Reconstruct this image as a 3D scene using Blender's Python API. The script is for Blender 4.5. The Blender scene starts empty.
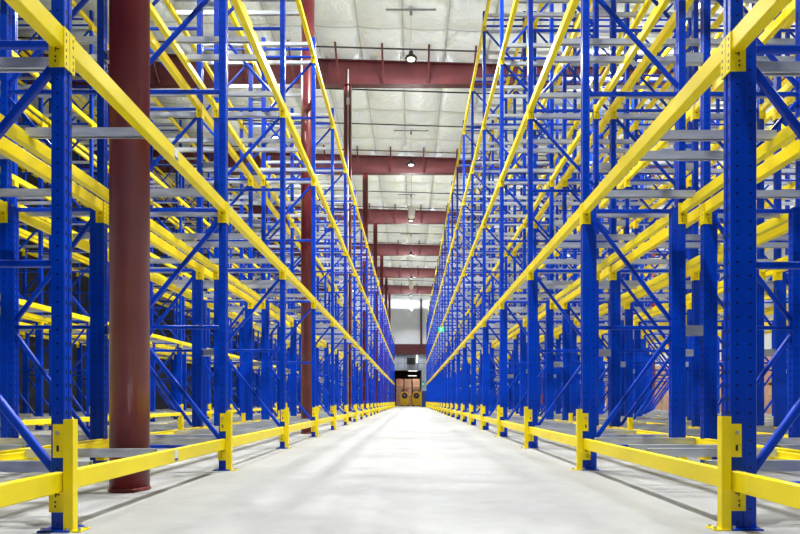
import bpy, math, random
from math import sin, cos, pi
random.seed(7)
S = bpy.context.scene
C = S.collection

# ------------------------------------------------------------------ measures
EYE = 0.735
BAY = 2.63                      # upright to upright along the aisle
NB = 24                         # frame lines per row
FD = 1.10                       # depth of one upright frame
GAP = 0.19                      # gap between two frames back to back
COL = 0.075                     # upright section
ROOF = 13.4                     # ceiling height over the aisle
SLOPE = -0.030                  # roof falls to the right
WALL_Y = 66.0
COLY = [4.41 + 7.6 * k for k in range(-1, 8)]
LEVEL = [0.222, 2.735, 5.245, 7.755, 10.26]     # underside of the beams
LV_NAME = ['floor', 'first', 'second', 'third', 'fourth']
BEAM_H = 0.115
RAIL_OFF = [0.29, 1.14, 1.49, 2.34]

ORD = ['first', 'second', 'third', 'fourth', 'fifth', 'sixth', 'seventh', 'eighth', 'ninth', 'tenth', 'eleventh', 'twelfth',
       'thirteenth', 'fourteenth', 'fifteenth', 'sixteenth', 'seventeenth', 'eighteenth', 'nineteenth', 'twentieth',
       'twenty-first', 'twenty-second', 'twenty-third', 'twenty-fourth', 'twenty-fifth', 'twenty-sixth']


# ------------------------------------------------------------------ materials
def new_mat(name):
    m = bpy.data.materials.new(name)
    m.use_nodes = True
    nt = m.node_tree
    b = nt.nodes['Principled BSDF']
    return m, nt, b


def node(nt, t, **kw):
    n = nt.nodes.new(t)
    for k, v in kw.items():
        if k in n.inputs.keys():
            n.inputs[k].default_value = v
        else:
            setattr(n, k, v)
    return n


def lin(r, g, b):
    f = lambda c: (c / 255 / 12.92) if c / 255 <= 0.04045 else ((c / 255 + 0.055) / 1.055) ** 2.4
    return (f(r), f(g), f(b), 1)


def varied(name, c1, c2, scale=3.0, rough=0.4, metal=0.0, bump=0.0, bscale=40.0, detail=4.0, stretch=None, spec=0.5):
    m, nt, b = new_mat(name)
    tc = node(nt, 'ShaderNodeTexCoord')
    src = tc.outputs['Object']
    if stretch:
        mp = node(nt, 'ShaderNodeMapping')
        mp.inputs['Scale'].default_value = stretch
        nt.links.new(src, mp.inputs['Vector'])
        src = mp.outputs['Vector']
    n = node(nt, 'ShaderNodeTexNoise', Scale=scale, Detail=detail)
    nt.links.new(src, n.inputs['Vector'])
    r = node(nt, 'ShaderNodeValToRGB')
    r.color_ramp.elements[0].position = 0.32
    r.color_ramp.elements[1].position = 0.68
    r.color_ramp.elements[0].color = c1
    r.color_ramp.elements[1].color = c2
    nt.links.new(n.outputs['Fac'], r.inputs['Fac'])
    nt.links.new(r.outputs['Color'], b.inputs['Base Color'])
    b.inputs['Roughness'].default_value = rough
    b.inputs['Metallic'].default_value = metal
    b.inputs['Specular IOR Level'].default_value = spec
    if bump:
        n2 = node(nt, 'ShaderNodeTexNoise', Scale=bscale, Detail=3.0)
        nt.links.new(src, n2.inputs['Vector'])
        bp = node(nt, 'ShaderNodeBump', Strength=bump, Distance=0.02)
        nt.links.new(n2.outputs['Fac'], bp.inputs['Height'])
        nt.links.new(bp.outputs['Normal'], b.inputs['Normal'])
    return m


def math_node(nt, op, a, b=None):
    n = nt.nodes.new('ShaderNodeMath')
    n.operation = op
    for i, v in enumerate((a, b)):
        if v is None:
            continue
        if isinstance(v, (int, float)):
            n.inputs[i].default_value = v
        else:
            nt.links.new(v, n.inputs[i])
    return n.outputs[0]


def punched_blue(name, c1, c2):
    """blue paint with the rows of punched holes of a rack upright (object space: section centred on the origin)"""
    m = varied(name, c1, c2, scale=2.2, rough=0.30, spec=0.28)
    nt = m.node_tree
    b = nt.nodes['Principled BSDF']
    tc = node(nt, 'ShaderNodeTexCoord')
    sp = node(nt, 'ShaderNodeSeparateXYZ')
    nt.links.new(tc.outputs['Object'], sp.inputs[0])
    sn = node(nt, 'ShaderNodeSeparateXYZ')
    nt.links.new(tc.outputs['Normal'], sn.inputs[0])
    P = 0.0785
    fz = math_node(nt, 'SUBTRACT', math_node(nt, 'FRACT', math_node(nt, 'DIVIDE', sp.outputs[2], P)), 0.5)
    dz = math_node(nt, 'MULTIPLY', fz, P)
    dz2 = math_node(nt, 'MULTIPLY', dz, dz)
    # holes on the side faces: one row
    dx2 = math_node(nt, 'MULTIPLY', sp.outputs[0], sp.outputs[0])
    side = math_node(nt, 'LESS_THAN', math_node(nt, 'ADD', dx2, dz2), 0.0065 ** 2)
    ny = math_node(nt, 'GREATER_THAN', math_node(nt, 'ABSOLUTE', sn.outputs[1]), 0.7)
    side = math_node(nt, 'MULTIPLY', side, ny)
    # slots on the front face: two rows
    ay = math_node(nt, 'SUBTRACT', math_node(nt, 'ABSOLUTE', sp.outputs[1]), 0.019)
    dy2 = math_node(nt, 'MULTIPLY', math_node(nt, 'MULTIPLY', ay, ay), 1.6)
    fz2 = math_node(nt, 'MULTIPLY', dz2, 0.30)
    front = math_node(nt, 'LESS_THAN', math_node(nt, 'ADD', dy2, fz2), 0.0085 ** 2)
    nx = math_node(nt, 'GREATER_THAN', math_node(nt, 'ABSOLUTE', sn.outputs[0]), 0.7)
    front = math_node(nt, 'MULTIPLY', front, nx)
    fac = math_node(nt, 'MAXIMUM', side, front)
    mix = node(nt, 'ShaderNodeMix', data_type='RGBA')
    nt.links.new(fac, mix.inputs[0])
    old = b.inputs['Base Color'].links[0].from_socket
    nt.links.new(old, mix.inputs[6])
    mix.inputs[7].default_value = (0.002, 0.003, 0.008, 1)
    nt.links.new(mix.outputs[2], b.inputs['Base Color'])
    return m


def emit(name, col, strength):
    m, nt, b = new_mat(name)
    b.inputs['Base Color'].default_value = col
    b.inputs['Emission Color'].default_value = col
    b.inputs['Emission Strength'].default_value = strength
    return m


BLUE1, BLUE2 = lin(0, 52, 176), lin(0, 68, 204)
M = {}
M['punched'] = punched_blue('blue_punched_paint', BLUE1, BLUE2)
M['blue'] = varied('blue_paint', BLUE1, BLUE2, scale=2.0, rough=0.33, spec=0.25)
M['yellow'] = varied('yellow_paint', lin(248, 222, 8), lin(253, 231, 22), scale=2.5, rough=0.36, spec=0.35)
M['galv'] = varied('galvanised_steel', lin(186, 192, 199), lin(216, 221, 227), scale=6.0, rough=0.32, metal=0.4, stretch=(0.6, 3, 3))
M['red'] = varied('red_oxide_paint', lin(108, 34, 40), lin(122, 44, 48), scale=3.0, rough=0.28, bump=0.03)
M['redshaded'] = varied('red_oxide_shaded', lin(70, 22, 26), lin(80, 27, 30), scale=2.0, rough=0.5)  # same paint as the columns, with the roof's shade put into the colour
M['black'] = varied('black_plastic', lin(18, 18, 20), lin(30, 30, 32), scale=9, rough=0.5)
M['pipe'] = varied('dark_pipe', lin(40, 40, 42), lin(56, 55, 56), scale=5, rough=0.5, metal=0.2)
M['bolt'] = varied('zinc_bolt', lin(180, 182, 184), lin(214, 214, 212), scale=20, rough=0.3, metal=0.8)
M['white'] = varied('white_enamel', lin(226, 228, 226), lin(238, 239, 236), scale=4, rough=0.4)
M['bluelabel'] = varied('blue_ink', lin(40, 70, 150), lin(50, 84, 168), scale=9, rough=0.5)
M['wire'] = varied('steel_wire', lin(120, 122, 124), lin(150, 152, 152), scale=9, rough=0.4, metal=0.6)
M['card'] = varied('cardboard', lin(150, 120, 98), lin(172, 140, 116), scale=1.4, rough=0.8)
M['card2'] = varied('pinkish_cardboard', lin(168, 122, 106), lin(192, 148, 130), scale=1.3, rough=0.8)
M['wood'] = varied('pallet_wood', lin(134, 102, 70), lin(168, 134, 96), scale=3, rough=0.8, stretch=(1, 8, 8))
M['rubber'] = varied('tyre_rubber', lin(22, 22, 22), lin(34, 33, 33), scale=12, rough=0.8)
M['truck'] = varied('truck_yellow', lin(226, 182, 26), lin(238, 198, 40), scale=3, rough=0.4)
M['lamp'] = emit('lamp_lens', (1, 0.98, 0.94, 1), 3.0)
M['tube'] = emit('tube_lamp', (1, 0.97, 0.92, 1), 7.0)
M['exit'] = emit('exit_green', (0.02, 0.6, 0.26, 1), 0.8)
M['exitwhite'] = emit('exit_white', (0.35, 0.9, 0.6, 1), 1.0)
M['dado'] = varied('blue_wall_paint', lin(30, 62, 140), lin(36, 70, 150), scale=2, rough=0.6)
M['sidewall'] = varied('white_metal_siding', lin(206, 210, 212), lin(222, 226, 226), scale=0.6, rough=0.55)
M['darkwall'] = varied('grey_wall_paint', lin(38, 41, 47), lin(48, 52, 58), scale=0.6, rough=0.7)


M['hall'] = varied('brownish_hall_paint', lin(120, 96, 86), lin(138, 112, 100), scale=0.6, rough=0.7)


def floor_mat():
    m, nt, b = new_mat('polished_concrete')
    tc = node(nt, 'ShaderNodeTexCoord')
    n1 = node(nt, 'ShaderNodeTexNoise', Scale=0.55, Detail=8.0, Roughness=0.62)
    n2 = node(nt, 'ShaderNodeTexNoise', Scale=7.0, Detail=6.0, Roughness=0.6)
    nt.links.new(tc.outputs['Object'], n1.inputs['Vector'])
    nt.links.new(tc.outputs['Object'], n2.inputs['Vector'])
    mx = node(nt, 'ShaderNodeMix', data_type='FLOAT')
    mx.inputs[0].default_value = 0.35
    nt.links.new(n1.outputs['Fac'], mx.inputs[2])
    nt.links.new(n2.outputs['Fac'], mx.inputs[3])
    r = node(nt, 'ShaderNodeValToRGB')
    r.color_ramp.elements[0].position = 0.30
    r.color_ramp.elements[1].position = 0.66
    r.color_ramp.elements[0].color = lin(154, 154, 152)
    r.color_ramp.elements[1].color = lin(180, 180, 178)
    nt.links.new(mx.outputs[0], r.inputs['Fac'])
    nt.links.new(r.outputs['Color'], b.inputs['Base Color'])
    rr = node(nt, 'ShaderNodeMapRange')
    rr.inputs['To Min'].default_value = 0.42
    rr.inputs['To Max'].default_value = 0.6
    nt.links.new(n2.outputs['Fac'], rr.inputs['Value'])
    nt.links.new(rr.outputs['Result'], b.inputs['Roughness'])
    bp = node(nt, 'ShaderNodeBump', Strength=0.04, Distance=0.01)
    nt.links.new(n2.outputs['Fac'], bp.inputs['Height'])
    nt.links.new(bp.outputs['Normal'], b.inputs['Normal'])
    b.inputs['Specular IOR Level'].default_value = 0.14
    return m


def quilt_mat():
    m, nt, b = new_mat('insulation_facing')
    tc = node(nt, 'ShaderNodeTexCoord')
    n1 = node(nt, 'ShaderNodeTexNoise', Scale=1.2, Detail=5.0)
    nt.links.new(tc.outputs['Object'], n1.inputs['Vector'])
    r = node(nt, 'ShaderNodeValToRGB')
    r.color_ramp.elements[0].color = lin(226, 234, 236)
    r.color_ramp.elements[1].color = lin(238, 246, 248)
    nt.links.new(n1.outputs['Fac'], r.inputs['Fac'])
    sp = node(nt, 'ShaderNodeSeparateXYZ')
    nt.links.new(tc.outputs['Object'], sp.inputs[0])
    def seam(axis, start, pitch, half):
        f = math_node(nt, 'FRACT', math_node(nt, 'DIVIDE', math_node(nt, 'SUBTRACT', sp.outputs[axis], start), pitch))
        e = math_node(nt, 'ABSOLUTE', math_node(nt, 'SUBTRACT', f, 0.5))
        return math_node(nt, 'GREATER_THAN', e, 0.5 - half / pitch)
    sm = math_node(nt, 'MAXIMUM', seam(0, -17.0, 1.52, 0.022), seam(1, 18.1 - 2.533 * 13, 2.533, 0.03))
    mx = node(nt, 'ShaderNodeMix', data_type='RGBA')
    nt.links.new(sm, mx.inputs[0])
    nt.links.new(r.outputs['Color'], mx.inputs[6])
    mx.inputs[7].default_value = lin(196, 202, 203)
    nt.links.new(mx.outputs[2], b.inputs['Base Color'])
    b.inputs['Roughness'].default_value = 0.45
    n2 = node(nt, 'ShaderNodeTexNoise', Scale=3.5, Detail=4.0, Distortion=1.2)
    nt.links.new(tc.outputs['Object'], n2.inputs['Vector'])
    bp = node(nt, 'ShaderNodeBump', Strength=0.55, Distance=0.14)
    nt.links.new(n2.outputs['Fac'], bp.inputs['Height'])
    nt.links.new(bp.outputs['Normal'], b.inputs['Normal'])
    return m


def block_mat():
    m, nt, b = new_mat('painted_block_wall')
    tc = node(nt, 'ShaderNodeTexCoord')
    mp = node(nt, 'ShaderNodeMapping')
    mp.inputs['Rotation'].default_value = (pi / 2, 0, 0)
    nt.links.new(tc.outputs['Object'], mp.inputs['Vector'])
    br = node(nt, 'ShaderNodeTexBrick', Scale=1.0)
    br.inputs['Brick Width'].default_value = 0.8
    br.inputs['Row Height'].default_value = 0.6
    br.inputs['Mortar Size'].default_value = 0.03
    br.inputs['Color1'].default_value = lin(160, 172, 186)
    br.inputs['Color2'].default_value = lin(168, 180, 192)
    br.inputs['Mortar'].default_value = lin(120, 130, 142)
    br.offset = 0
    nt.links.new(mp.outputs['Vector'], br.inputs['Vector'])
    nt.links.new(br.outputs['Color'], b.inputs['Base Color'])
    b.inputs['Roughness'].default_value = 0.6
    return m


M['floor'] = floor_mat()
M['quilt'] = quilt_mat()
M['block'] = block_mat()


# ------------------------------------------------------------------ mesh helpers
class MB:
    def __init__(s):
        s.v, s.f, s.smooth = [], [], []

    def quad(s, pts, sm=False):
        i = len(s.v)
        s.v += [tuple(p) for p in pts]
        s.f.append(tuple(range(i, i + len(pts))))
        s.smooth.append(sm)

    def box(s, a, b, ch=0.0):
        (x0, y0, z0), (x1, y1, z1) = a, b
        i = len(s.v)
        s.v += [(x0, y0, z0), (x1, y0, z0), (x1, y1, z0), (x0, y1, z0), (x0, y0, z1), (x1, y0, z1), (x1, y1, z1), (x0, y1, z1)]
        for q in ((0, 3, 2, 1), (4, 5, 6, 7), (0, 1, 5, 4), (1, 2, 6, 5), (2, 3, 7, 6), (3, 0, 4, 7)):
            s.f.append(tuple(i + k for k in q))
            s.smooth.append(False)

    def extrude(s, poly, p0, p1, ux, uy, caps=True):
        """sweep a 2D polygon (counter-clockwise seen from p1) from p0 to p1 with section axes ux, uy"""
        n = len(poly)
        i = len(s.v)
        for P in (p0, p1):
            for (a, b) in poly:
                s.v.append(tuple(P[k] + ux[k] * a + uy[k] * b for k in range(3)))
        for k in range(n):
            j = (k + 1) % n
            s.f.append((i + k, i + j, i + n + j, i + n + k))
            s.smooth.append(False)
        if caps:
            s.f.append(tuple(i + k for k in reversed(range(n))))
            s.f.append(tuple(i + n + k for k in range(n)))
            s.smooth += [False, False]

    def bar(s, p0, p1, w, h, side=(0, 1, 0)):
        """rectangular bar between two points; w across «side», h across the third direction"""
        d = [p1[k] - p0[k] for k in range(3)]
        L = math.sqrt(sum(q * q for q in d))
        d = [q / L for q in d]
        u = side
        w3 = (d[1] * u[2] - d[2] * u[1], d[2] * u[0] - d[0] * u[2], d[0] * u[1] - d[1] * u[0])
        L3 = math.sqrt(sum(q * q for q in w3))
        w3 = [q / L3 for q in w3]
        c = min(w, h) * 0.18
        a, b = w / 2, h / 2
        poly = [(-a + c, -b), (a - c, -b), (a, -b + c), (a, b - c), (a - c, b), (-a + c, b), (-a, b - c), (-a, -b + c)]
        s.extrude([(p, q) for p, q in poly][::-1], p0, p1, u, w3)

    def tube(s, p0, p1, r, n=12, r1=None, caps=True):
        r1 = r if r1 is None else r1
        d = [p1[k] - p0[k] for k in range(3)]
        L = math.sqrt(sum(q * q for q in d))
        d = [q / L for q in d]
        t = (0, 0, 1) if abs(d[2]) < 0.9 else (1, 0, 0)
        u = (d[1] * t[2] - d[2] * t[1], d[2] * t[0] - d[0] * t[2], d[0] * t[1] - d[1] * t[0])
        lu = math.sqrt(sum(q * q for q in u))
        u = [q / lu for q in u]
        w = (d[1] * u[2] - d[2] * u[1], d[2] * u[0] - d[0] * u[2], d[0] * u[1] - d[1] * u[0])
        i = len(s.v)
        for P, R in ((p0, r), (p1, r1)):
            for k in range(n):
                a = 2 * pi * k / n
                s.v.append(tuple(P[q] + R * (cos(a) * u[q] + sin(a) * w[q]) for q in range(3)))
        for k in range(n):
            j = (k + 1) % n
            s.f.append((i + k, i + j, i + n + j, i + n + k))
            s.smooth.append(n > 6)
        if caps:
            s.f.append(tuple(i + k for k in reversed(range(n))))
            s.f.append(tuple(i + n + k for k in range(n)))
            s.smooth += [False, False]

    def lathe(s, prof, c=(0, 0, 0), n=24):
        i = len(s.v)
        for (r, z) in prof:
            for k in range(n):
                a = 2 * pi * k / n
                s.v.append((c[0] + r * cos(a), c[1] + r * sin(a), c[2] + z))
        for q in range(len(prof) - 1):
            for k in range(n):
                j = (k + 1) % n
                s.f.append((i + q * n + k, i + q * n + j, i + (q + 1) * n + j, i + (q + 1) * n + k))
                s.smooth.append(True)
        s.f.append(tuple(i + k for k in reversed(range(n))))
        s.f.append(tuple(i + (len(prof) - 1) * n + k for k in range(n)))
        s.smooth += [False, False]

    def add(s, o, x=0, y=0, z=0, flip=False):
        i = len(s.v)
        if flip:
            s.v += [(x - a, y - b, z + c) for a, b, c in o.v]
        else:
            s.v += [(x + a, y + b, z + c) for a, b, c in o.v]
        s.f += [tuple(i + k for k in q) for q in o.f]
        s.smooth += o.smooth
        return s

    def mesh(s, name, mat):
        me = bpy.data.meshes.new(name)
        me.from_pydata(s.v, [], s.f)
        me.polygons.foreach_set('use_smooth', s.smooth)
        me.materials.append(mat)
        me.update()
        return me


def link(name, me, parent=None, loc=(0, 0, 0), rz=0.0):
    o = bpy.data.objects.new(name, me)
    C.objects.link(o)
    o.location = loc
    o.rotation_euler = (0, 0, rz)
    if parent:
        o.parent = parent
    return o


def thing(name, label, cat, me=None, loc=(0, 0, 0), rz=0.0, group=None, kind=None):
    o = link(name, me, None, loc, rz)
    o['label'] = label
    o['category'] = cat
    if group:
        o['group'] = group
    if kind:
        o['kind'] = kind
    return o


def structure(name, mb, mat, loc=(0, 0, 0)):
    o = link(name, mb.mesh(name, mat), None, loc)
    o['kind'] = 'structure'
    return o


def dup(root, loc, rz, label):
    r = root.copy()
    C.objects.link(r)
    r.location = loc
    r.rotation_euler = (0, 0, rz)
    r['label'] = label
    for ch in list(root.children):
        c = ch.copy()
        C.objects.link(c)
        c.parent = r
        for g in list(ch.children):
            d = g.copy()
            C.objects.link(d)
            d.parent = c
    return r


# ------------------------------------------------------------------ room shell
XL, XR, Y0, Y1 = -17.0, 23.0, -14.0, WALL_Y
roof_at = lambda x: ROOF + SLOPE * x

mb = MB()
mb.box((XL - 1, Y0 - 1, -0.2), (XR + 1, 96, 0.0))
structure('floor', mb, M['floor'])

# quilted insulation under the roof
mb = MB()
CX, CY, N = 1.52, 2.533, 10
CY0 = 18.1 - 2.533 * 13
nx, ny = int((XR - XL) / CX) + 1, int((Y1 - CY0) / CY) + 1
W, H = nx * N + 1, ny * N + 1
rs = [[0.13 + 0.08 * random.random() for _ in range(ny)] for _ in range(nx)]
for j in range(H):
    for i in range(W):
        u, v = i / N, j / N
        x, y = XL + u * CX, CY0 + v * CY
        ci, cj = min(int(u), nx - 1), min(int(v), ny - 1)
        a, b = abs(sin(pi * u)), abs(sin(pi * v))
        d = rs[ci][cj] * (a * b) ** 0.42 + 0.05 * a ** 0.5
        mb.v.append((min(x, XR), min(y, Y1), roof_at(x) - d))
for j in range(H - 1):
    for i in range(W - 1):
        k = j * W + i
        mb.f.append((k, k + W, k + W + 1, k + 1))
        mb.smooth.append(True)
structure('ceiling', mb, M['quilt'])

mb = MB()
mb.box((XR, Y0, 0), (XR + 0.2, Y1, 14))
for y in range(-13, 66):
    mb.box((XR - 0.04, y, 0), (XR, y + 0.18, 13))
structure('wall_right', mb, M['sidewall'])
mb = MB()
mb.box((XL - 0.2, Y0, 0), (XL, Y1, 14.2))
structure('wall_left', mb, M['darkwall'])
mb = MB()
mb.box((XL, Y0 - 0.2, 0), (XR, Y0, 14.2))
structure('wall_near', mb, M['darkwall'])

# far wall: block below, metal panels above, opening to the next hall
OX0, OX1, OH = -2.6, 1.28, 4.55
mb = MB()
mb.box((XL, WALL_Y, 0), (OX0, WALL_Y + 0.3, 7.0))
mb.box((OX0, WALL_Y, OH), (OX1, WALL_Y + 0.3, 7.0))
mb.box((OX1, WALL_Y, 2.0), (XR, WALL_Y + 0.3, 7.0))
structure('wall_far', mb, M['block'])
mb = MB()
mb.box((OX1, WALL_Y, 0), (XR, WALL_Y + 0.3, 2.0))
structure('trim_1', mb, M['dado'])
mb = MB()
mb.box((XL, WALL_Y + 0.05, 7.0), (XR, WALL_Y + 0.3, 14.2))
for i in range(30):
    x = XL + 1.33 * i
    mb.box((x, WALL_Y + 0.02, 7.0), (x + 0.05, WALL_Y + 0.05, 13.9))
structure('wall_upper', mb, varied('far_metal_panel', lin(222, 230, 236), lin(236, 241, 245), scale=0.5, rough=0.5))
# the hall beyond
mb = MB()
mb.box((-9, 95.5, 0), (9, 95.7, 6))
mb.box((-9.2, WALL_Y + 0.3, 0), (-9, 95.7, 6))
mb.box((9, WALL_Y + 0.3, 0), (9.2, 95.7, 6))
structure('wall_back', mb, M['hall'])
mb = MB()
mb.box((-9.2, WALL_Y + 0.3, 5.8), (9.2, 95.7, 6.0))
structure('ceiling_back', mb, M['hall'])
mb = MB()
for x0, x1, z0, z1 in ((OX0 - 0.08, OX0 + 0.04, 0, OH), (OX1 - 0.04, OX1 + 0.08, 0, OH), (OX0, OX1, OH - 0.05, OH + 0.08)):
    mb.box((x0, WALL_Y - 0.04, z0), (x1, WALL_Y + 0.34, z1))
structure('trim_2', mb, M['wire'])


# roof frames
def roof_beam(y, haunch=True):
    mb = MB()
    pts = [(XL, 0), (-2.35, 0), (XR, 0)]
    x0, x1 = XL, XR
    bot = 12.33
    t0, t1 = roof_at(x0) - 0.26, roof_at(x1) - 0.26
    mb.quad([(x0, y - 0.006, bot), (x1, y - 0.006, bot), (x1, y - 0.006, t1), (x0, y - 0.006, t0)])
    mb.quad([(x1, y + 0.006, bot), (x0, y + 0.006, bot), (x0, y + 0.006, t0), (x1, y + 0.006, t1)])
    mb.box((x0, y - 0.13, bot - 0.02), (x1, y + 0.13, bot))
    mb.bar((x0, y, t0), (x1, y, t1), 0.26, 0.03)
    for i in range(14):
        x = XL + 1.7 + 3.05 * i
        if x < XR - .2:
            mb.box((x, y - 0.12, bot), (x + 0.012, y + 0.12, roof_at(x) - 0.21))
    return mb


nbeam = 0
for y in COLY[2:]:
    b = structure('beam', roof_beam(y), M['redshaded'])
    # flange braces from the bottom flange up to the purlin in front
    for i in range(-8, 12):
        x = -2.65 + 1.64 * i
        if XL + .5 < x < XR - .5:
            br = MB()
            br.bar((x, y - 0.12, 12.36), (x, y - 1.02, roof_at(x) - 0.22), 0.07, 0.07, side=(1, 0, 0))
            link('flange_brace', br.mesh('flange_brace', M['redshaded']), b)

# red band over the opening in the far wall
mb = MB()
for x0, x1, za, zb in ((XL, -1.0, 6.35, 6.35), (-1.0, 1.75, 6.35, 6.35), (1.75, XR, 6.35, 6.35)):
    mb.box((x0, WALL_Y - 0.35, 6.5), (x1, WALL_Y, 7.75))
mb.extrude([(-5.0, 6.5), (-1.9, 6.5), (-5.0, 5.4)][::-1], (0, WALL_Y - 0.3, 0), (0, WALL_Y - 0.05, 0), (1, 0, 0), (0, 0, 1))
structure('beam_far', mb, M['redshaded'])
mb = MB()
mb.box((1.14, WALL_Y - 0.22, 7.75), (1.36, WALL_Y - 0.02, 13.4))
structure('column_far', mb, M['redshaded'])


# columns
def round_column():
    mb = MB()
    mb.tube((0, 0, 0.012), (0, 0, 12.31), 0.150, 40)
    mb.lathe([(0.16, 0.0), (0.16, 0.012), (0.151, 0.03)], n=40)
    mb.box((-0.2, -0.13, 12.29), (0.2, 0.13, 12.31))
    return mb


def h_column():
    mb = MB()
    mb.box((-0.13, -0.13, 0), (-0.115, 0.13, 12.31))
    mb.box((0.115, -0.13, 0), (0.13, 0.13, 12.31))
    mb.box((-0.115, -0.006, 0), (0.115, 0.006, 12.31))
    mb.box((-0.17, -0.17, 0), (0.17, 0.17, 0.02))
    return mb


rc, hc = round_column().mesh('round_column', M['red']), h_column().mesh('steel_column', M['red'])
cond = MB()
cond.tube((0.02, -0.05, 0.6), (0.02, -0.05, 12.9), 0.022, 8)
cond.box((-0.035, -0.09, 11.6), (0.075, -0.03, 11.85))
cond = cond.mesh('conduit', M['white'])
for k, y in enumerate(COLY[1:]):
    me = rc if k < 2 else hc
    lab = ['thick round dark red column standing behind the front left upright nearest the camera',
           'second round dark red column rising inside the left racks'][k] if k < 2 else \
        '%s dark red column from the camera, flanged steel, inside the left racks' % ORD[k]
    o = thing('building_column', lab, 'column', me, (-2.325, y, 0), group='red columns in the left racks')
    if k == 2:
        link('conduit', cond, o)
for k, y in enumerate(COLY[3:]):
    thing('building_column', '%s dark red column from the camera, beyond the deep right racks' % ORD[k], 'column', rc, (12.3, y, 0),
          group='red columns beyond the right racks')

# ------------------------------------------------------------------ sprinkler pipes
k = 0
for y in COLY[2:]:
    for dy in (-1.1, 1.4, 4.0):
        yy = y + dy
        if yy > WALL_Y - 1:
            continue
        mb = MB()
        zz = lambda x: roof_at(x) - 0.46
        mb.tube((XL + .1, 0, zz(XL)), (XR - .1, 0, zz(XR)), 0.026, 8)
        o = thing('sprinkler_pipe', 'dark sprinkler pipe under the white ceiling, %s from the camera' % ORD[k], 'pipe', mb.mesh('sprinkler_pipe', M['pipe']),
                  (0, yy, 0), group='sprinkler pipes under the roof')
        for i in range(13):
            x = -15.2 + 3.0 * i + (k % 3) * 0.8
            if x > XR - 1:
                continue
            h = MB()
            h.tube((x, 0, zz(x) - 0.02), (x, 0, zz(x) - 0.14), 0.018, 8)
            h.tube((x, 0, zz(x) - 0.14), (x, 0, zz(x) - 0.15), 0.035, 8)
            hr = MB()
        hr.tube((x + .4, 0, zz(x + .4)), (x + .4, 0, roof_at(x + .4) - 0.1), 0.006, 5)
        hr.tube((x + .4, -.012, zz(x + .4)), (x + .4, .012, zz(x + .4)), 0.034, 10)
        link('hanger', hr.mesh('hanger', M['wire']), o)
        if k < 9:
                link('sprinkler_head', h.mesh('sprinkler_head', M['pipe']), o)
        k += 1


# ------------------------------------------------------------------ rack pieces (metres, local x = away from the aisle)
def upright_section(mb, x0, z1, z0=0.0):
    """punched column, section centred on x0 + COL/2, with a rib on the front and back faces"""
    a = COL / 2
    poly = [(-a, -a + .004), (-a + .004, -a), (a - .004, -a), (a, -a + .004), (a, -.010), (a - .007, -.006), (a - .007, .006), (a, .010),
            (a, a - .004), (a - .004, a), (-a + .004, a), (-a, a - .004), (-a, .010), (-a + .007, .006), (-a + .007, -.006), (-a, -.010)]
    mb.extrude(poly, (x0, 0, z0), (x0, 0, z1), (1, 0, 0), (0, 1, 0))
    return mb


def simple_section(mb, x0, z1, z0=0.0):
    mb.box((x0 - COL / 2, -COL / 2, z0), (x0 + COL / 2, COL / 2, z1))


DOUBLE_TOP = 2.80
XF, XFR, XRR, XR_ = COL / 2, COL * 1.5, FD - COL * 1.5, FD - COL / 2


def brace_lists(top):
    hor, dia = [0.25, 1.52, 2.77], [((0, 0.33), (1, 1.44)), ((1, 1.60), (0, 2.66))]
    z = 2.77
    while z + 2.0 < top:
        hor += [z + 1.255, z + 2.51]
        dia += [((0, z + 0.09), (1, z + 1.18)), ((1, z + 1.34), (0, z + 2.40))]
        z += 2.51
    hor.append(z + 0.16)
    return hor, dia


def brace_bar(kind, spec, dbl_f):
    mb = MB()
    fx = lambda z: (COL * 2 if (dbl_f and z < DOUBLE_TOP) else COL) - 0.004
    rx = lambda z: FD - (COL * 2 if z < DOUBLE_TOP else COL) + 0.004
    if kind == 'h':
        mb.bar((fx(spec), 0, spec), (rx(spec), 0, spec), 0.036, 0.040)
    else:
        (a, za), (b, zb) = spec
        pa = (fx(za) if a == 0 else rx(za), 0, za)
        pb = (fx(zb) if b == 0 else rx(zb), 0, zb)
        mb.bar(pa, pb, 0.034, 0.044)
    return mb


def spacer_mb(z):
    mb = MB()
    mb.box((FD, -0.028, z - 0.055), (FD + GAP, -0.024, z + 0.055))
    mb.box((FD, -0.028, z + 0.045), (FD + GAP, 0.028, z + 0.055))
    mb.box((FD, -0.028, z - 0.055), (FD + GAP, 0.028, z - 0.045))
    return mb


def plate_mb(x):
    mb = MB()
    mb.box((x - 0.09, -0.075, 0), (x + 0.09, 0.075, 0.009))
    return mb


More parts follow.
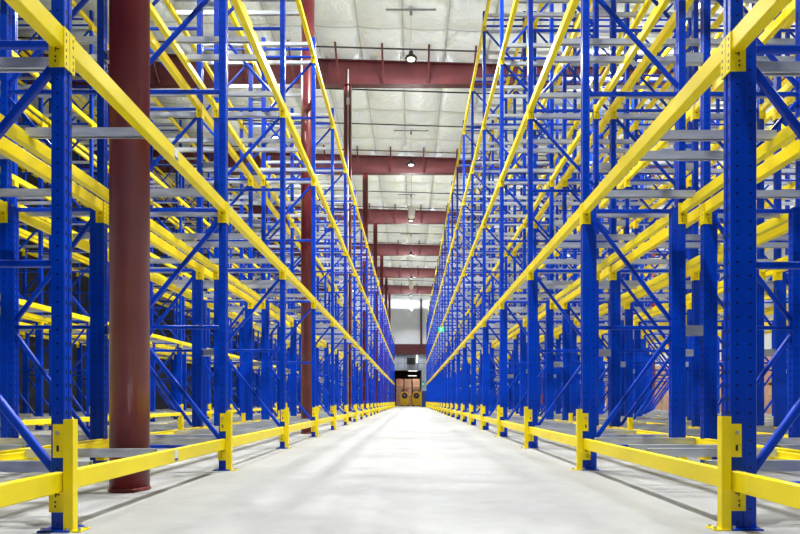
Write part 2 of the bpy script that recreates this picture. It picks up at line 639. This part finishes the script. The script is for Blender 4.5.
class FrameType:
    """mesh data of one kind of upright frame, shared by all its copies"""

    def __init__(s, top, dbl_f, spacer):
        s.parts = []
        t = 'frame_%d_%d_%d' % (top * 100, dbl_f, spacer)
        col = upright_section(MB(), 0, top).mesh('upright', M['punched'])
        rein = upright_section(MB(), 0, DOUBLE_TOP).mesh('reinforcing_column', M['punched'])
        pf = plate_mb(0).mesh('base_plate', M['blue'])
        bo = MB()
        for dx in (-0.07, 0.07):
            for dy in (-.058, .058):
                bo.tube((dx, dy, .009), (dx, dy, .024), .011, 6)
        bo = bo.mesh('anchor_bolt', M['bolt'])
        ups = [('upright', col, (XF, 0, 0)), ('upright', col, (XR_, 0, 0))]
        if dbl_f:
            ups.append(('reinforcing_column', rein, (XFR, 0, 0)))
        ups.append(('reinforcing_column', rein, (XRR, 0, 0)))
        for nm, me, loc in ups:
            s.parts.append((nm, me, loc, None))
        s.parts.append(('base_plate', pf, (COL if dbl_f else XF, 0, 0), ('anchor_bolt', bo)))
        s.parts.append(('base_plate', pf, (FD - COL, 0, 0), ('anchor_bolt', bo)))
        hor, dia = brace_lists(top)
        for z in hor:
            s.parts.append(('horizontal_brace', brace_bar('h', z, dbl_f).mesh('horizontal_brace', M['blue']), (0, 0, 0), None))
        for d in dia:
            s.parts.append(('diagonal_brace', brace_bar('d', d, dbl_f).mesh('diagonal_brace', M['blue']), (0, 0, 0), None))
        sp = [1.49] + [z for z in (4.4, 6.9, 9.4) if z < top]
        if spacer:
            for z in sp:
                s.parts.append(('row_spacer', spacer_mb(z).mesh('row_spacer', M['galv']), (0, 0, 0), None))
        # distant copy: one mesh
        mb = MB()
        for x, zt in [(XF, top), (XR_, top), (XRR, DOUBLE_TOP)] + ([(XFR, DOUBLE_TOP)] if dbl_f else []):
            simple_section(mb, x, zt)
        for z in hor:
            mb.add(brace_bar('h', z, dbl_f))
        for d in dia:
            mb.add(brace_bar('d', d, dbl_f))
        mb.add(plate_mb(COL)).add(plate_mb(FD - COL))
        s.far = mb.mesh('upright_frame', M['blue'])
        if spacer:
            self_i = len(s.far.polygons)
            n0 = len(mb.f)
            for z in sp:
                mb.add(spacer_mb(z))
            me = bpy.data.meshes.new('upright_frame')
            me.from_pydata(mb.v, [], mb.f)
            me.materials.append(M['blue'])
            me.materials.append(M['galv'])
            me.polygons.foreach_set('material_index', [0 if q < n0 else 1 for q in range(len(mb.f))])
            s.far = me

    def place(s, label, loc, rz, detailed, group):
        if not detailed:
            return thing('upright_frame', label, 'upright frame', s.far, loc, rz, group)
        o = thing('upright_frame', label, 'upright frame', None, loc, rz, group)
        for nm, me, l, sub in s.parts:
            p = link(nm, me, o, l)
            if sub:
                q = link(sub[0], sub[1], p)
        return o


_ft = {}


def frame_type(*a):
    if a not in _ft:
        _ft[a] = FrameType(*a)
    return _ft[a]


BL = BAY - COL - 0.012           # beam length


def beam_mb():
    """step beam: flat outer face at x=0, ledge on the inner side; origin mid-span at the underside"""
    h, c = BEAM_H, 0.006
    poly = [(c, 0), (.070, 0), (.070, .072), (.042, .072), (.042, h - .002), (.040, h), (c, h), (0, h - c), (0, c)]
    mb = MB()
    mb.extrude(poly[::-1], (0, -BL / 2, 0), (0, BL / 2, 0), (1, 0, 0), (0, 0, 1))
    return mb


def connector_mb(sgn):
    mb = MB()
    y0 = BL / 2
    a, b = sorted((sgn * y0, sgn * (y0 + 0.005)))
    mb.box((-0.004, a, -0.115), (0.083, b, BEAM_H - 0.006))
    a, b = sorted((sgn * (y0 - 0.004), sgn * (y0 + 0.041)))
    mb.box((-0.009, a, -0.115), (-0.004, b, BEAM_H - 0.006))
    return mb


def slots_mb(sgn):  # dark slots and hook marks of the connector, as thin black boxes
    mb = MB()
    y = BL / 2
    a, b = sorted((sgn * (y - 0.0015), sgn * y))
    for x, z, w, h in ((.022, -.018, .026, .006), (.040, -.030, .006, .026), (.040, -.062, .010, .010), (.041, -.088, .009, .012)):
        mb.box((x, a, z), (x + w, b, z + h))
    for z in (-.098, -.060, -.022, .030, .068):
        a, b = sorted((sgn * (y + .010), sgn * (y + .017)))
        mb.box((-.0098, a, z), (-.009, b, z + .016))
    return mb


def sticker(mesh_y):
    return None


ME_BEAM = beam_mb().mesh('beam_rail', M['yellow'])
ME_CON = [connector_mb(s).mesh('end_connector', M['yellow']) for s in (-1, 1)]
ME_SLOT = [slots_mb(s).mesh('connector_slot', M['black']) for s in (-1, 1)]
BEAM_ALL = beam_mb().add(connector_mb(-1)).add(connector_mb(1))
ME_BEAM_ALL = BEAM_ALL.mesh('rack_beam', M['yellow'])


def make_beam(label, loc, rz, level):
    o = thing('rack_beam', label, 'rack beam', None, loc, rz, 'yellow rack beams', 'thing')
    link('box_section', ME_BEAM, o)
    for a, b in zip(ME_CON, ME_SLOT):
        c = link('end_connector', a, o)
        link('connector_slot', b, c)
    return o


RX0, RX1 = 0.046, FD - 0.046


def rail_mb():
    """pallet support: a shallow channel spanning the two beams of a row, resting on their ledges"""
    mb = MB()
    w, h, t = 0.05, 0.066, 0.003
    poly = [(-w / 2, 0), (-w / 2 + .012, 0), (-w / 2 + .012, t), (-w / 2 + t, t), (-w / 2 + t, h - t), (w / 2 - t, h - t), (w / 2 - t, t), (w / 2 - .012, t),
            (w / 2 - .012, 0), (w / 2, 0), (w / 2, h), (-w / 2, h)]
    mb.extrude(poly, (RX0, 0, 0), (RX1, 0, 0), (0, 1, 0), (0, 0, 1))
    return mb


RAIL = MB()
RAIL.box((RX0, -.025, 0), (RX1, .025, .066))
ME_RAIL = rail_mb().mesh('support_bar', M['galv'])


# ------------------------------------------------------------------ lay out the blocks
def px(x, y, z):
    return 411 + 533 * x / y, 401 - 533 * (z - EYE) / y


def in_view(x, y, margin=40):
    if y < 0.3:
        return False
    u = 411 + 533 * x / y
    return -margin < u < 800 + margin


BLOCKS = [
    # name in the labels, side sign, x of the front face, y of the first line, rows, levels, top, single front column in the front row
    dict(txt='right racks', s=1, x=1.83, y0=3.09, rows=7, levels=4, top=10.66, single=False),
    dict(txt='left racks', s=-1, x=1.96, y0=3.05, rows=2, levels=3, top=8.17, single=True),
    dict(txt='racks beyond the left aisle', s=-1, x=8.1, y0=3.06, rows=3, levels=4, top=10.66, single=False),
]
ROWTXT = ['front row', 'second row', 'third row', 'fourth row', 'fifth row', 'sixth row', 'seventh row']

frames, beams, rails = [], [], []
for bi, B in enumerate(BLOCKS):
    s = B['s']
    rz = 0 if s > 0 else pi
    n = NB if s > 0 else NB
    for r in range(B['rows']):
        xf = B['x'] + r * (FD + GAP)            # distance of this row's front face
        xb = xf + FD
        bays = []
        for k in range(-1, n - 1):
            y = B['y0'] + BAY * k
            fv = in_view(s * (xf), y + BAY) or in_view(s * xb, y + BAY)
            if k == -1 and (r > 0):
                fv = False
            if not fv:
                continue
            bays.append(k)
            yc = y + BAY / 2
            for L in range(B['levels'] + 1):
                for side, xx in (('front', xf), ('back', xb)):
                    if k == -1 and side == 'back':
                        continue
                    if not in_view(s * xx, y + BAY, 0):
                        continue
                    vis = 0.72 ** (2 * r + (side == 'back')) if bi < 2 else 0.72 ** (4 + 2 * r)
                    # each beam's flat face looks away from the rails of its own row
                    ang = rz if side == 'front' else rz + pi
                    beams.append((vis / max(yc, 1.5), bi, r, k, L, side, (s * xx, yc, LEVEL[L]), ang))
                if k == -1:
                    continue
                for q, off in enumerate(RAIL_OFF):
                    yy = y + off
                    if s * xf < 0 and bi == 1 and r == 0 and any(abs(yy - cy) < 0.185 for cy in COLY):
                        continue
                    if not in_view(s * xf, yy, 0):
                        continue
                    vis = 0.75 ** (r + (2 if bi == 2 else 0))
                    if L == 0:
                        vis *= 1.1
                    rails.append((vis / yy, bi, r, k, L, q, (s * xf, yy, LEVEL[L] + 0.072), rz))
        ks = sorted(set(bays) | set(k + 1 for k in bays))
        for k in ks:
            frames.append((bi, r, k, (s * xf, B['y0'] + BAY * k, 0), rz))

print('frames', len(frames), 'beams', len(beams), 'rails', len(rails))
FT_GROUP = ['upright frames of the right racks', 'upright frames of the left racks', 'upright frames beyond the left aisle']
for bi, r, k, loc, rz in frames:
    B = BLOCKS[bi]
    ft = frame_type(B['top'], not (B['single'] and r == 0), r < B['rows'] - 1)
    detailed = (bi < 2 and r < 3 and k <= 6) or (bi == 2 and r == 0 and k < 6)
    if k < 0:
        lab = 'blue upright frame beside the camera, %s of %s' % (ROWTXT[r], B['txt'])
    else:
        lab = 'blue upright frame, %s line from the camera, %s of %s' % (ORD[k], ROWTXT[r], B['txt'])
    ft.place(lab, loc, rz, detailed, FT_GROUP[bi])

beams.sort(key=lambda t: -t[0])
rest = MB()
for i, (sc, bi, r, k, L, side, loc, ang) in enumerate(beams):
    if i < 300:
        lv = 'floor level' if L == 0 else '%s level' % LV_NAME[L]
        lab = 'yellow %s beam, %s, %s bay, %s of %s' % (side, lv, ORD[k + 1], ROWTXT[r], BLOCKS[bi]['txt'])
        if sc > 1 / 30 or L == 0 and loc[1] < 20:
            o = make_beam(lab, loc, ang, L)
            if bi == 1 and r == 0 and side == 'front' and L in (0, 1) and k == 0:
                st = MB()
                st.box((-.002, -.12, .012), (-.0005, -.055, .105))
                sl = link('sticker', st.mesh('sticker', M['white']), o)
                sl['label'] = 'white label with blue band'
                st = MB()
                st.box((-.003, -.118, .014), (-.002, -.057, .036))
                link('printed_band', st.mesh('printed_band', M['bluelabel']), sl)
        else:
            thing('rack_beam', lab, 'rack beam', ME_BEAM_ALL, loc, ang, 'yellow rack beams', 'thing')
    else:
        rest.add(BEAM_ALL, *loc, flip=abs(math.cos(ang) + 1) < .01)
thing('distant_rack_beams', 'yellow beams deep inside and far along the racks', 'rack beams', rest.mesh('distant_rack_beams', M['yellow']), kind='stuff')

rails.sort(key=lambda t: -t[0])
rest = MB()
for i, (sc, bi, r, k, L, q, loc, rz) in enumerate(rails):
    if i < 300:
        lv = 'floor level' if L == 0 else '%s level' % LV_NAME[L]
        lab = 'grey steel support bar, %s in %s bay, %s, %s of %s' % (ORD[q], ORD[k + 1], lv, ROWTXT[r], BLOCKS[bi]['txt'])
        thing('pallet_support_bar', lab, 'support bar', ME_RAIL, loc, rz, 'grey pallet support bars')
    else:
        rest.add(RAIL, *loc, flip=rz != 0)
thing('distant_support_bars', 'grey support bars deep inside and far along the racks', 'support bars', rest.mesh('distant_support_bars', M['galv']), kind='stuff')


# guard posts at the foot of the uprights facing an aisle
def guard_meshes(s):
    """s=+1 stands on the -x side of an upright face at x=0; mirrored for s=-1"""
    def fx(a, b):
        return sorted((s * a, s * b))
    top = 0.648 if s > 0 else 0.632
    p = MB()
    x0, x1 = fx(-0.064, -0.010)
    t = 0.008
    p.box((x0, -0.060, 0), (x1, -0.060 + t, top))
    p.box((x0, -0.024, 0), (x1, -0.016, top))
    a, b = fx(-0.064, -0.056)
    p.box((a, -0.052, 0), (b, -0.024, top))
    f = MB()
    x0, x1 = fx(-0.115, -0.004)
    f.box((x0, -0.072, 0), (x1, 0.02, 0.008))
    fb = MB()
    cx = s * -0.098
    for dy in (-.055, .003):
        fb.tube((cx, dy, .008), (cx, dy, .022), .010, 6)
    br = MB()
    x0, x1 = fx(-0.012, 0.058)
    br.box((x0, -0.0455, 0.415), (x1, -0.0395, 0.605))
    bo = MB()
    cx = s * 0.030
    bo.tube((cx, -0.0455, 0.555), (cx, -0.054, 0.555), 0.012, 6)
    sl = MB()
    a, b = fx(0.023, 0.037)
    sl.box((a, -0.0465, 0.45), (b, -0.0455, 0.485))
    y = M['yellow']
    return p.mesh('post', y), f.mesh('foot_plate', y), fb.mesh('anchor_bolt', M['bolt']), br.mesh('side_bracket', y), bo.mesh('bolt', M['bolt']), sl.mesh('slot', M['black'])


GM = {1: guard_meshes(1), -1: guard_meshes(-1)}


def guard_far(s):
    mb = MB()
    for me in (GM[s][0], GM[s][1], GM[s][3]):
        i = len(mb.v)
        mb.v += [tuple(v.co) for v in me.vertices]
        mb.f += [tuple(i + k for k in p.vertices) for p in me.polygons]
        mb.smooth += [False] * len(me.polygons)
    return mb.mesh('guard_post', M['yellow'])


GF = {1: guard_far(1), -1: guard_far(-1)}


def guard_row(s, x, y0, k0, txt, group):
    for k in range(k0, NB):
        y = y0 + BAY * k
        lab = 'yellow guard post, %s from the camera, %s' % (ORD[k], txt)
        if y > 24:
            thing('guard_post', lab, 'guard post', GF[s], (x, y, 0), 0, group)
            continue
        o = thing('guard_post', lab, 'guard post', None, (x, y, 0), 0, group)
        p, f, fb, br, bo, sl = GM[s]
        link('post', p, o)
        q = link('foot_plate', f, o)
        link('anchor_bolt', fb, q)
        q = link('side_bracket', br, o)
        link('bolt', bo, q)
        link('slot', sl, q)


guard_row(1, 1.83, 3.09, 0, 'along the right side of the aisle', 'guard posts on the right of the aisle')
guard_row(-1, -1.96, 3.05, 0, 'along the left side of the aisle', 'guard posts on the left of the aisle')
guard_row(-1, -8.1, 3.06, 3, 'front of racks beyond the left aisle', 'guard posts beyond the left aisle')
guard_row(-1, BLOCKS[0]['x'] + 7 * (FD + GAP) - GAP, 3.105, 4, 'far side of the right racks', 'guard posts behind the right racks')

# yellow end stops on the low inner beams
st = MB()
st.box((-0.028, -0.006, 0), (0.028, 0.006, 0.18))
st.box((-0.028, -0.006, 0), (-0.022, 0.05, 0.18))
st.box((0.022, -0.006, 0), (0.028, 0.05, 0.18))
stm = st.mesh('end_stop', M['yellow'])
for bi, s in ((0, 1), (1, -1)):
    B = BLOCKS[bi]
    for k in range(1, 12):
        y = B['y0'] + BAY * k + 1.315
        thing('end_stop', 'yellow upright end stop on low inner beam, %s bay, %s' % (ORD[k + 1], B['txt']), 'end stop', stm,
              (s * (B['x'] + FD - 0.03), y, LEVEL[0] + BEAM_H), 0, 'end stops on the low beams')


# ------------------------------------------------------------------ lamps
def high_bay():
    h, l, w = MB(), MB(), MB()
    h.lathe([(0.135, -0.004), (0.185, 0.0), (0.195, 0.015), (0.195, 0.04), (0.16, 0.08), (0.10, 0.11), (0.07, 0.16), (0.07, 0.24), (0.04, 0.27)], n=28)
    l.lathe([(0.03, -0.018), (0.09, -0.014), (0.13, -0.004)], n=28)
    w.tube((0, 0, 0.27), (0, 0, 1.70), 0.008, 6)
    w.tube((0, 0, 1.42), (0, 0, 1.52), 0.05, 10)
    return h.mesh('housing', M['black']), l.mesh('lens', M['lamp']), w.mesh('hanging_wire', M['wire'])


HB = high_bay()
LAMP_Z = 11.6


BOWL = MB()
BOWL.lathe([(0.05, -0.12), (0.12, -0.09), (0.15, -0.03), (0.15, -0.004)], n=28)
BOWL = BOWL.mesh('bowl_lens', emit('bright_bowl', (1, 1, 1, 1), 40.0))


def lamp(label, x, y, z, power, group, strut=False, bowl=False):
    o = thing('high_bay_lamp', label, 'lamp', None, (x, y, z), 0, group)
    link('housing', HB[0], o)
    link('bowl_lens', BOWL, o) if bowl else link('lens', HB[1], o)
    link('hanging_wire', HB[2], o)
    if strut:
        m = MB()
        m.box((-0.8, -0.02, 1.56), (0.8, 0.02, 1.60))
        m.tube((0, 0, 1.60), (0, 0, roof_at(x) - z - .05), .01, 6)
        link('strut', m.mesh('strut', M['wire']), o)
    li = bpy.data.lights.new('lamp_light', 'AREA')
    li.shape = 'DISK'
    li.size = 0.24
    li.energy = power
    li.spread = math.radians(135)
    li.color = (0.975, 0.99, 1.0)
    lo = bpy.data.objects.new('lamp_light', li)
    C.objects.link(lo)
    lo.location = (x, y, z - (0.13 if bowl else 0.022))
    # fill light added above the fixture, shaped to brighten the ceiling evenly
    up = bpy.data.lights.new('ceiling_fill', 'POINT')
    up.shadow_soft_size = 0.05
    up.energy = power * UP
    up.color = (0.97, 0.99, 1.0)
    up.use_nodes = True
    nt = up.node_tree
    em = nt.nodes['Emission']
    tc = node(nt, 'ShaderNodeTexCoord')
    sp = node(nt, 'ShaderNodeSeparateXYZ')
    nt.links.new(tc.outputs['Normal'], sp.inputs[0])
    zc = math_node(nt, 'MAXIMUM', sp.outputs[2], 0.20)
    inv = math_node(nt, 'DIVIDE', 1.0, math_node(nt, 'POWER', zc, 2.7))
    st = math_node(nt, 'MULTIPLY', inv, math_node(nt, 'GREATER_THAN', sp.outputs[2], 0.04))
    nt.links.new(st, em.inputs['Strength'])
    uo = bpy.data.objects.new('ceiling_fill', up)
    C.objects.link(uo)
    uo.location = (x, y, z + 0.36)
    return o


P = 900
UP = 0.022
for i, y in enumerate([1.76, 9.36, 16.96, 24.56, 32.16, 39.76, 47.36, 54.96, 61.8]):
    lamp('round high bay lamp hanging over the main aisle, %s down the row' % ORD[i], 0.0, y, LAMP_Z, P * (1 if i < 8 else .45), 'lamps over the main aisle', True)
for i, y in enumerate([6.7, 14.3, 21.9, 29.5, 37.1, 44.7, 52.3, 59.9]):
    lamp('round high bay lamp over the aisle behind the left racks, %s down the row' % ORD[i], -5.55, y, LAMP_Z - .08, P * .8, 'lamps over the left aisle', bowl=True)
for i, y in enumerate([6.7, 14.3, 21.9, 29.5, 37.1, 44.7, 52.3, 59.9]):
    lamp('round high bay lamp over the aisle beyond the right racks, %s down the row' % ORD[i], 13.2, y, LAMP_Z - .2, P * 1.6, 'lamps over the far right aisle')
for i, y in enumerate([14.3, 29.5, 44.7, 59.9]):
    lamp('round high bay lamp above the middle of the right racks, %s down the row' % ORD[i], 6.2, y, LAMP_Z, P, 'lamps above the right racks')

# white drum-shaped air movers hanging over the aisle
d1, d2 = MB(), MB()
d1.lathe([(0.13, -0.30), (0.175, -0.26), (0.19, 0.10), (0.20, 0.20), (0.17, 0.27), (0.10, 0.30)], n=24)
d2.tube((0, 0, 0.30), (0, 0, 2.7), 0.008, 6)
d1, d2 = d1.mesh('drum', M['white']), d2.mesh('hanging_wire', M['wire'])
for lab, y in (('large white drum fan hanging on a wire, nearest over the aisle', 27.6), ('white drum fan hanging on a wire midway down the aisle', 45.1),
               ('smallest white drum fan hanging before the far wall', 56.2)):
    o = thing('drum_fan', lab, 'fan', None, (0.03, y, 10.5), 0, 'white drum fans over the aisle')
    link('drum', d1, o)
    link('hanging_wire', d2, o)

# exit signs
def exit_sign(label, x, y, z, w, h):
    o = thing('exit_sign', label, 'sign', None, (x, y, z))
    a, b, c = MB(), MB(), MB()
    a.box((-w / 2, -0.04, -h / 2), (w / 2, 0.04, h / 2))
    b.box((-w * .18, -0.045, -h * .3), (w * .12, -0.0405, h * .3))
    c.box((-0.012, -.012, h / 2), (0.012, .012, h / 2 + .25))
    c.box((-0.012, -.012, h / 2 + .25), (0.30, .012, h / 2 + .274))
    link('case', a.mesh('case', M['exit']), o)
    link('figure_panel', b.mesh('figure_panel', M['exitwhite']), o)
    link('bracket', c.mesh('bracket', M['black']), o)
    return o


exit_sign('green glowing exit sign fixed high on the right racks', 1.66, 29.2, 4.65, 0.32, 0.24)
exit_sign('small green exit sign low beside the far opening', 1.5, WALL_Y - 0.1, 2.85, 0.3, 0.22)

# on the far wall: dark sign box, tube lamp, bollard
o = thing('wall_sign_box', 'dark rectangular unit mounted above the far opening', 'sign_box', None, (0.0, WALL_Y - 0.25, 5.65))
a, b = MB(), MB()
a.box((-0.5, -0.2, -0.4), (0.5, 0.2, 0.4))
for i in range(6):
    b.box((-0.44, -0.23, -0.33 + i * .115), (0.44, -0.2, -0.27 + i * .115))
link('case', a.mesh('case', M['black']), o)
link('grille', b.mesh('grille', M['pipe']), o)
o = thing('wall_lamp', 'white tube lamp hanging beside the dark unit on far wall', 'lamp', None, (0.75, WALL_Y - 0.55, 6.0))
a, b = MB(), MB()
a.tube((0, 0, -0.55), (0, 0, 0.35), 0.05, 10)
b.tube((0, 0, 0.35), (0, 0, 0.6), 0.02, 8)
b.tube((0, 0, 0.6), (0, 0.2, 0.6), 0.02, 8)
link('tube', a.mesh('tube', M['tube']), o)
link('bracket', b.mesh('bracket', M['wire']), o)
mb = MB()
mb.lathe([(.09, 0), (.09, 1.9), (.07, 1.96), (.02, 1.99)], n=20)
thing('bollard', 'tall yellow bollard at the right edge of the far opening', 'bollard', mb.mesh('bollard', M['truck']), (1.22, WALL_Y - 0.5, 0))


# ------------------------------------------------------------------ beyond the opening: fork trucks and stacked cartons
def cyl_x(mb, x0, x1, y, z, r, n=20):
    mb.tube((x0, y, z), (x1, y, z), r, n)


def fork_truck(label, x, y):
    o = thing('fork_truck', label, 'fork truck', None, (x, y, 0), 0, 'yellow fork trucks')
    b = MB()
    b.extrude([(-0.5, 0.18), (0.5, 0.18), (0.56, 0.36), (0.56, 1.55), (0.46, 1.95), (-0.46, 1.95), (-0.56, 1.55), (-0.56, 0.36)][::-1], (0, 0, 0), (0, 0.55, 0), (1, 0, 0), (0, 0, 1))
    link('counterweight', b.mesh('counterweight', M['truck']), o)
    b = MB()
    b.box((-0.5, 0.55, 0.3), (0.5, 1.7, 0.75))
    b.box((-0.42, 0.5, 0.75), (0.42, 1.0, 1.0))
    link('chassis', b.mesh('chassis', M['truck']), o)
    b = MB()
    b.tube((0, -0.02, 1.46), (0, 0.0, 1.46), 0.40, 28)
    g = link('round_grille', b.mesh('round_grille', M['black']), o)
    b = MB()
    b.tube((0, -0.03, 1.5), (0, -0.02, 1.5), 0.15, 20)
    link('badge', b.mesh('badge', M['wire']), g)
    b = MB()
    for sx in (-0.46, 0.46):
        b.bar((sx, 0.35, 1.9), (sx, 0.55, 2.35), 0.06, 0.06, side=(1, 0, 0))
        b.bar((sx, 1.6, 0.75), (sx, 1.35, 2.35), 0.06, 0.06, side=(1, 0, 0))
    for i in range(6):
        yy = 0.5 + i * 0.18
        b.box((-0.5, yy, 2.35), (0.5, yy + .06, 2.40))
    link('overhead_guard', b.mesh('overhead_guard', M['black']), o)
    b = MB()
    b.box((-0.24, 0.75, 1.0), (0.24, 1.2, 1.12))
    b.box((-0.24, 0.68, 1.1), (0.24, 0.8, 1.55))
    link('seat', b.mesh('seat', M['black']), o)
    for sx in (-0.52, 0.40):
        for yy, r in ((0.35, 0.24), (1.55, 0.3)):
            b = MB()
            cyl_x(b, sx, sx + 0.14, yy, r, r)
            link('wheel', b.mesh('wheel', M['rubber']), o)
    b = MB()
    for sx in (-0.34, 0.26):
        b.box((sx, 1.75, 0.1), (sx + 0.08, 1.87, 2.3))
    b.box((-0.34, 1.77, 2.2), (0.34, 1.85, 2.3))
    b.box((-0.34, 1.77, 1.0), (0.34, 1.85, 1.1))
    link('mast', b.mesh('mast', M['black']), o)
    for sx in (-0.3, 0.2):
        b = MB()
        b.box((sx, 1.9, 0.06), (sx + 0.1, 2.9, 0.1))
        b.box((sx, 1.88, 0.06), (sx + 0.1, 1.93, 0.6))
        link('fork', b.mesh('fork', M['pipe']), o)
    return o


fork_truck('yellow fork truck parked left in the far opening, seen from behind', -0.87, 72.5)
fork_truck('yellow fork truck parked right beside the other, by the bollard', 0.73, 72.6)


def pallet_mb():
    mb = MB()
    for y in (-0.5, -0.05, 0.4):
        mb.box((-0.55, y, 0.0), (0.55, y + 0.1, 0.018))
        for x in (-0.55, -0.07, 0.41):
            mb.box((x, y, 0.018), (x + 0.14, y + 0.1, 0.105))
    for i in range(7):
        y = -0.5 + i * 0.15
        mb.box((-0.55, y, 0.105), (0.55, y + 0.1, 0.125))
    return mb


PAL = pallet_mb().mesh('pallet', M['wood'])


def cartons(h, layers, mat, jit):
    ms = []
    for L in range(layers):
        z0 = 0.125 + h * L / layers
        for i in range(2):
            for j in range(2):
                a = random.uniform(-jit, jit)
                mb = MB()
                mb.box((-0.53 + i * .535 + a, -0.5 + j * .505, z0 + .003), (-0.005 + i * .535 + a, -0.005 + j * .505, z0 + h / layers - .003))
                # packing tape along the top and over the ends
                ms.append(mb.mesh('carton', mat))
    return ms


LOADS = [cartons(1.25, 3, M['card'], .008), cartons(1.15, 2, M['card2'], .006), cartons(1.3, 4, M['card'], .01)]
LOAD_H = [0.125 + 1.25, 0.125 + 1.15, 0.125 + 1.3]


def load(label, t, loc, rz, group):
    o = thing('pallet_load', label, 'pallet load', None, loc, rz, group)
    link('pallet', PAL, o)
    for me in LOADS[t]:
        link('carton', me, o)
    return o


names = ['lowest', 'middle', 'topmost']
for i in range(6):
    z = 0
    for q in range(3):
        t = (i + q) % 3
        if True:
            load('brown cartons on pallet beyond the opening, %s load of %s stack from left' % (names[q], ORD[i]), t,
                 (-4.2 + 1.25 * i, 81 + (i % 2) * .5, z), 0, 'carton stacks beyond the opening')
        z += LOAD_H[t]
for i in range(26):
    z = 0
    for q in range(2):
        t = (i * 2 + q) % 3
        load('brown cartons on pallet, %s load of %s stack beyond the right racks' % (['bottom', 'upper'][q], ORD[i]), t,
             (14.9 + .15 * (i % 3), 17.2 + 1.42 * i, z), 0, 'carton stacks beyond the right racks')
        z += LOAD_H[t]

for i, y in enumerate((79.0, 89.0)):
    o = thing('strip_light', 'bright strip light under the ceiling beyond the far opening, %s' % ['nearer one', 'further one'][i], 'strip light', None, (0.25, y, 5.2 - .25 * i))
    a, b = MB(), MB()
    a.box((-0.7, -0.08, 0.0), (0.7, 0.08, 0.06))
    b.box((-0.68, -0.06, -0.03), (0.68, 0.06, 0.0))
    link('housing', a.mesh('housing', M['white']), o)
    link('tube', b.mesh('tube', M['tube']), o)
    w = MB()
    w.tube((-.5, 0, .06), (-.5, 0, 0.6 + .25 * i), .006, 6)
    w.tube((.5, 0, .06), (.5, 0, 0.6 + .25 * i), .006, 6)
    link('hanging_wire', w.mesh('hanging_wire', M['wire']), o)
for x, y in ((0.25, 69), (-2.2, 74), (0.25, 79), (2.4, 76)):
    li = bpy.data.lights.new('hall_light', 'AREA')
    li.shape = 'RECTANGLE'
    li.size, li.size_y = 1.3, 0.1
    li.energy = 210
    li.color = (1.0, 0.88, 0.80)
    lo = bpy.data.objects.new('hall_light', li)
    C.objects.link(lo)
    lo.location = (x, y, 5.1)

# ------------------------------------------------------------------ camera, world, view
cam = bpy.data.cameras.new('camera')
cam.sensor_width = 36
cam.lens = 24
cam.shift_x = -11 / 800
cam.shift_y = 134 / 800
cam.clip_start = 0.05
cam.clip_end = 300
co = bpy.data.objects.new('camera', cam)
C.objects.link(co)
co.location = (0, 0, EYE)
co.rotation_euler = (pi / 2, 0, 0)
S.camera = co

w = bpy.data.worlds.new('world')
S.world = w
w.use_nodes = True
bg = w.node_tree.nodes['Background']
bg.inputs[0].default_value = (0.9, 0.95, 1.0, 1)
bg.inputs[1].default_value = 0.3

S.view_settings.view_transform = 'Standard'
S.view_settings.look = 'None'
S.view_settings.gamma = 1
S.view_settings.use_curve_mapping = False
S.view_settings.exposure = -0.45
S.cycles.max_bounces = 8
S.cycles.diffuse_bounces = 5
S.cycles.use_denoising = True
S.cycles.sample_clamp_indirect = 6
